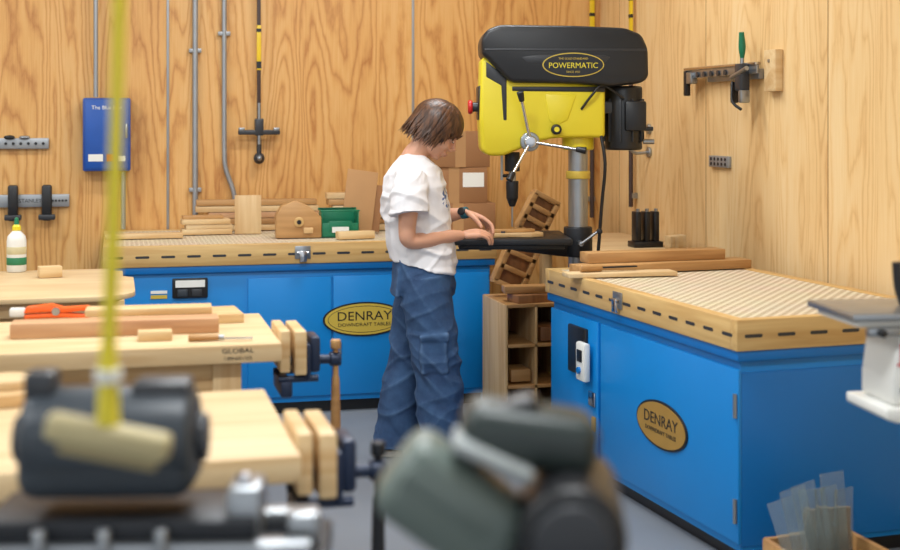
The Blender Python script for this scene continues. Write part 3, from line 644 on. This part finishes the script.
def hand(o, W, d, up, ts, curl, spread=1.0):
    d = Vector(d).normalized(); up = Vector(up); up = (up-d*up.dot(d)).normalized(); T = up.cross(d)*ts; k = .95
    o.tube([W-d*.01, W+d*.03*k, W+d*.07*k], [.020, .022, .018], mS, 14, 4, flat=.62, up=up)
    offs = [.031, .0105, -.0105, -.030]; lens = [(.042, .025, .020), (.046, .028, .021), (.043, .026, .020), (.034, .020, .017)]; mc = [.086, .090, .086, .078]
    for i in range(4):
        b0 = W+d*.015*k+T*offs[i]*.55; m0 = W+d*mc[i]*k+T*offs[i]
        o.tube([b0, (b0+m0)/2, m0], [.012, .0125, .0105], mS, 10, 3)
        p_ = m0; an = 0; pts = [m0-d*.01, m0]; fd = (d+T*offs[i]*2.2*spread).normalized()
        for j in range(3):
            an += curl[i][j]; q_ = p_+(fd*math.cos(an)-up*math.sin(an))*lens[i][j]*k; pts.append(q_); p_ = q_
        r0 = [.0096, .0098, .0093, .0082][i]; o.tube(pts, [r0, r0, r0*.94, r0*.86, r0*.66], mS, 10, 4); o.ell(p_, r0*.66, mS, sub=2)
        o.ell(pts[2], r0*.99, mS, sub=2)
    t0 = W+d*.018*k+T*.016-up*.004; d1 = (d*.62+T*.72-up*.30).normalized(); d2 = (d*.88+T*.18-up*.45).normalized()
    t1 = t0+d1*.045*k; t2 = t1+d2*.032*k; t3 = t2+(d2-up*.15).normalized()*.026*k
    o.tube([t0, t1, t2, t3], [.015, .0125, .0105, .0078], mS, 10, 4); o.ell(t3, .0078, mS, sub=2)
cr = [(.30, .45, .30), (.36, .5, .35), (.42, .55, .35), (.45, .55, .35)]
hand(sk, RW, (.92, .36, .08), (-.15, -.35, .92), 1, cr)
hand(sk, LW, (.90, -.15, -.40), (.35, .25, .90), -1, [(.30, .45, .3), (.42, .5, .35), (.5, .55, .35), (.55, .6, .4)])
child('body', solid(sk, .0034, 2), [mS])
f = Obj('face_details')
for s_ in (-1, 1):
    f.ell(H(.0865, s_*.031, -.008), (.005, .012, .005), M_EYEW, HE, 2); f.tube([H(.087, s_*.018, -.010), H(.092, s_*.031, -.0125), H(.084, s_*.045, -.010)], .0016, M_DARK, 6, 4)
    f.tube([H(.090, s_*.014, .014), H(.091, s_*.032, .020), H(.078, s_*.050, .014)], [.0022, .003, .0012], M_HAIR, 6, 4)
f.ell(H(.0985, 0, -.0735), (.003, .017, .0035), M_LIP, HE, 2); f.ell(H(.0945, 0, -.083), (.003, .015, .004), M_LIP, HE, 2)
f.parent = person; f.done()
# hair: layered short bob with fringe
hr = Obj('hair'); hr.parent = person
hr.ell(H(-.026, 0, .028), (.095, .081, .087), M_HAIR, HE)
def lock(phi, r0, zend, layer, out):
    pts = []; rad = []
    ax, ay, az = .107+layer, .089+layer, .100+layer
    ph = math.radians(phi); n = 7
    lean = random.uniform(-.30, .22)*(1 if phi >= 0 else -1)
    for i in range(n):
        t = i/(n-1); th = r0+(math.radians(94)-r0)*min(1, t*1.35)
        a2 = ph+lean*t*t
        x = -.018+ax*math.sin(th)*math.cos(a2); y = ay*math.sin(th)*math.sin(a2); z = .022+az*math.cos(th)
        if t > .70:
            k = (t-.70)/.30; z = z*(1-k)+zend*k; x += out*k*k*math.cos(ph)+random.uniform(-.004, .004); y += out*k*k*math.sin(ph)
        pts.append(H(x, y, z)); rad.append([.004, .008, .010, .010, .009, .006, .001][i])
    hr.tube(pts, rad, M_HAIR, 6, 3, flat=.45, up=HM.to_3x3() @ Vector((math.cos(ph), math.sin(ph), .4)))
for i in range(480):
    phi = random.uniform(-180, 180); ap = abs(phi)
    if ap < 30: ze = random.uniform(.012, .046)
    elif ap < 52: ze = random.uniform(-.012, .034)
    elif ap < 66: ze = random.uniform(-.055, .006)
    elif ap < 110: ze = random.uniform(-.098, -.035)
    else: ze = random.uniform(-.112, -.045)
    lock(phi, math.radians(random.uniform(2, 50)), ze, random.uniform(-.006, .010), random.uniform(-.016, .014))
hr.done(60)
def sect(o, L, mat, n=36, sl=0.0):
    rs = []
    for (cx, cy, z, a_, b_) in L:
        rg = []
        for k in range(n):
            t = 2*math.pi*k/n; c, s_ = math.cos(t), math.sin(t)
            e = 2/2.4; xx = a_*math.copysign(abs(c)**e, c); yy = b_*math.copysign(abs(s_)**e, s_)
            rg.append(Vector((cx+xx, cy+yy, z-(cx+xx+.02)*sl*max(0, (1.0-z)*6))))
        rs.append(rg)
    o.rings(rs, mat)
mT, nt, b = newmat('white_tshirt')
tc = nd(nt, 'ShaderNodeTexCoord'); vm = nd(nt, 'ShaderNodeVectorMath', operation='DISTANCE'); nt.links.new(tc.outputs['Object'], vm.inputs[0]); vm.inputs[1].default_value = (.088, -.075, 1.16)
lt = nd(nt, 'ShaderNodeMath', operation='LESS_THAN'); lt.inputs[1].default_value = .055; nt.links.new(vm.outputs['Value'], lt.inputs[0])
no = nd(nt, 'ShaderNodeTexNoise'); no.inputs['Scale'].default_value = 45; nt.links.new(tc.outputs['Object'], no.inputs['Vector'])
gt = nd(nt, 'ShaderNodeMath', operation='GREATER_THAN'); gt.inputs[1].default_value = .52; nt.links.new(no.outputs['Fac'], gt.inputs[0])
mu = nd(nt, 'ShaderNodeMath', operation='MULTIPLY'); nt.links.new(lt.outputs[0], mu.inputs[0]); nt.links.new(gt.outputs[0], mu.inputs[1])
mx = nd(nt, 'ShaderNodeMix', data_type='RGBA'); mx.inputs[6].default_value = lin((226, 224, 226)); mx.inputs[7].default_value = lin((92, 112, 158)); nt.links.new(mu.outputs[0], mx.inputs[0]); nt.links.new(mx.outputs[2], b.inputs['Base Color'])
b.inputs['Roughness'].default_value = .85
sh = Obj('shirt')
sect(sh, [(-.048, 0, 1.345, .052, .060), (-.046, 0, 1.325, .072, .088), (-.044, 0, 1.300, .096, .145), (-.045, 0, 1.262, .118, .182), (-.046, 0, 1.21, .136, .186), (-.042, 0, 1.14, .146, .182), (-.034, 0, 1.05, .144, .174), (-.020, 0, .97, .142, .172), (-.008, 0, .90, .142, .176), (-.004, 0, .862, .138, .178)], mT, sl=.30)
sh.tube([(-.048, -.14, 1.265), (-.058, -.178, 1.21), (-.064, -.198, 1.14), (-.062, -.206, 1.100)], [.068, .076, .079, .083], mT, 24, 5)
sh.tube([(-.040, .14, 1.265), (-.032, .18, 1.21), (-.022, .205, 1.14), (-.016, .212, 1.105)], [.066, .074, .076, .080], mT, 24, 5)
def ridge(q_): return 1-min(1, abs(noise.noise(q_))*3.2)
def dsh(p_):
    q_ = Vector((p_.x*5+p_.z*9, p_.y*6, p_.z*5-p_.x*3)); q2 = Vector((p_.x*12-p_.z*8, p_.y*9+3, p_.z*6+p_.x*3))
    return .010*(ridge(q_)-.4)+.005*(ridge(q2)-.4)
child('tshirt', solid(sh, .0055, 2, dsh), [mT])
mJ, nt, b = newmat('denim')
tc = nd(nt, 'ShaderNodeTexCoord'); no = nd(nt, 'ShaderNodeTexNoise'); no.inputs['Scale'].default_value = 6; no.inputs['Detail'].default_value = 8; no.inputs['Roughness'].default_value = .7; nt.links.new(tc.outputs['Object'], no.inputs['Vector'])
crp = nd(nt, 'ShaderNodeValToRGB'); nt.links.new(no.outputs['Fac'], crp.inputs[0]); crp.color_ramp.elements[0].position = .35; crp.color_ramp.elements[0].color = lin((30, 55, 90)); crp.color_ramp.elements[1].position = .72; crp.color_ramp.elements[1].color = lin((56, 88, 126))
ge = nd(nt, 'ShaderNodeNewGeometry'); cr2 = nd(nt, 'ShaderNodeMapRange'); cr2.inputs['From Min'].default_value = .505; cr2.inputs['From Max'].default_value = .60; nt.links.new(ge.outputs['Pointiness'], cr2.inputs['Value'])
mxj = nd(nt, 'ShaderNodeMix', data_type='RGBA'); nt.links.new(cr2.outputs[0], mxj.inputs[0]); nt.links.new(crp.outputs[0], mxj.inputs[6]); mxj.inputs[7].default_value = lin((92, 122, 158))
nt.links.new(mxj.outputs[2], b.inputs['Base Color']); b.inputs['Roughness'].default_value = .85
jn = Obj('jeans')
sect(jn, [(-.02, 0, .935, .110, .152), (-.018, 0, .90, .120, .162), (-.012, 0, .84, .130, .174), (-.006, 0, .78, .134, .178), (.0, 0, .735, .120, .170)], mJ)
jn.tube([(.0, -.085, .82), (.010, -.092, .72), (.034, -.098, .58), (.046, -.10, .47), (.064, -.10, .28), (.080, -.10, .04)], [.102, .108, .104, .099, .098, .102], mJ, 28, 6)
jn.tube([(-.015, .085, .82), (-.024, .092, .72), (-.050, .098, .58), (-.068, .10, .47), (-.098, .10, .28), (-.125, .10, .04)], [.098, .104, .099, .094, .094, .098], mJ, 28, 6)
jn.box((.040, -.188, .50), (.11, .03, .16), mJ, .010, (0, -.06, 0)); jn.box((.040, -.193, .573), (.118, .03, .03), mJ, .006, (0, -.06, 0))
jn.box((-.115, -.085, .80), (.03, .11, .13), mJ, .01, (0, .05, .25))
def dj(p_):
    q_ = Vector((p_.x*4+p_.z*2, p_.y*5, p_.z*6+p_.x*5)); q2 = Vector((p_.x*6-p_.z*7, p_.y*7+5, p_.z*8))
    k = .6+.5*math.exp(-((p_.z-.46)/.12)**2)+.5*math.exp(-((p_.z-.10)/.10)**2)
    return k*(.013*(ridge(q_)-.4)+.007*(ridge(q2)-.4))
child('jeans', solid(jn, .006, 2, dj), [mJ])
st = Obj('jeans_label'); st.parent = person
st.box((-.10, -.06, .885), (.004, .05, .035), M_TAN_W, .001, (0, 0, .5)); st.done()
so = Obj('shoes'); so.parent = person; M_SHOE = plain('shoe_leather', (70, 52, 44), .6); M_SOLE = plain('sole', (210, 205, 195), .7)
for (x, y) in ((.085, -.10), (-.115, .10)):
    so.prism([(x-.10, y-.04), (x+.08, y-.047), (x+.15, y-.03), (x+.165, y+.005), (x+.14, y+.04), (x-.09, y+.036), (x-.115, y)], 'xy', 0.0, .028, M_SOLE, .006)
    so.ell((x+.07, y, .045), (.09, .043, .036), M_SHOE); so.ell((x-.04, y, .065), (.07, .040, .055), M_SHOE)
so.done()
w = Obj('wristwatch'); w.parent = person; d = (LW-Vector((.09, .17, 1.065))).normalized(); c = LW-d*.012
w.cyl(c-d*.014, c+d*.014, .0265, M_TEAL, bev=.004); nrm = (Vector((0, -1, .4))-d*Vector((0, -1, .4)).dot(d)).normalized(); w.cyl(c+nrm*.024, c+nrm*.034, .018, M_BLK, bev=.003); w.done()

# ------------------------------------------------------------------ world + camera
wd = bpy.data.worlds.new('World'); bpy.context.scene.world = wd; wd.use_nodes = True
bg = wd.node_tree.nodes['Background']; bg.inputs[0].default_value = (.90, .95, 1.0, 1); bg.inputs[1].default_value = 1.0
cam = bpy.data.cameras.new('camera'); co = bpy.data.objects.new('camera', cam); bpy.context.scene.collection.objects.link(co)
co.location = (0, 0, 1.5); co.rotation_euler = (R90, 0, -TH); cam.lens = 54; cam.sensor_width = 36; cam.shift_y = -.172; cam.clip_start = .05
cam.dof.use_dof = True; cam.dof.focus_distance = 6.1; cam.dof.aperture_fstop = 2.2
bpy.context.scene.camera = co
bpy.context.scene.view_settings.view_transform = 'Standard'
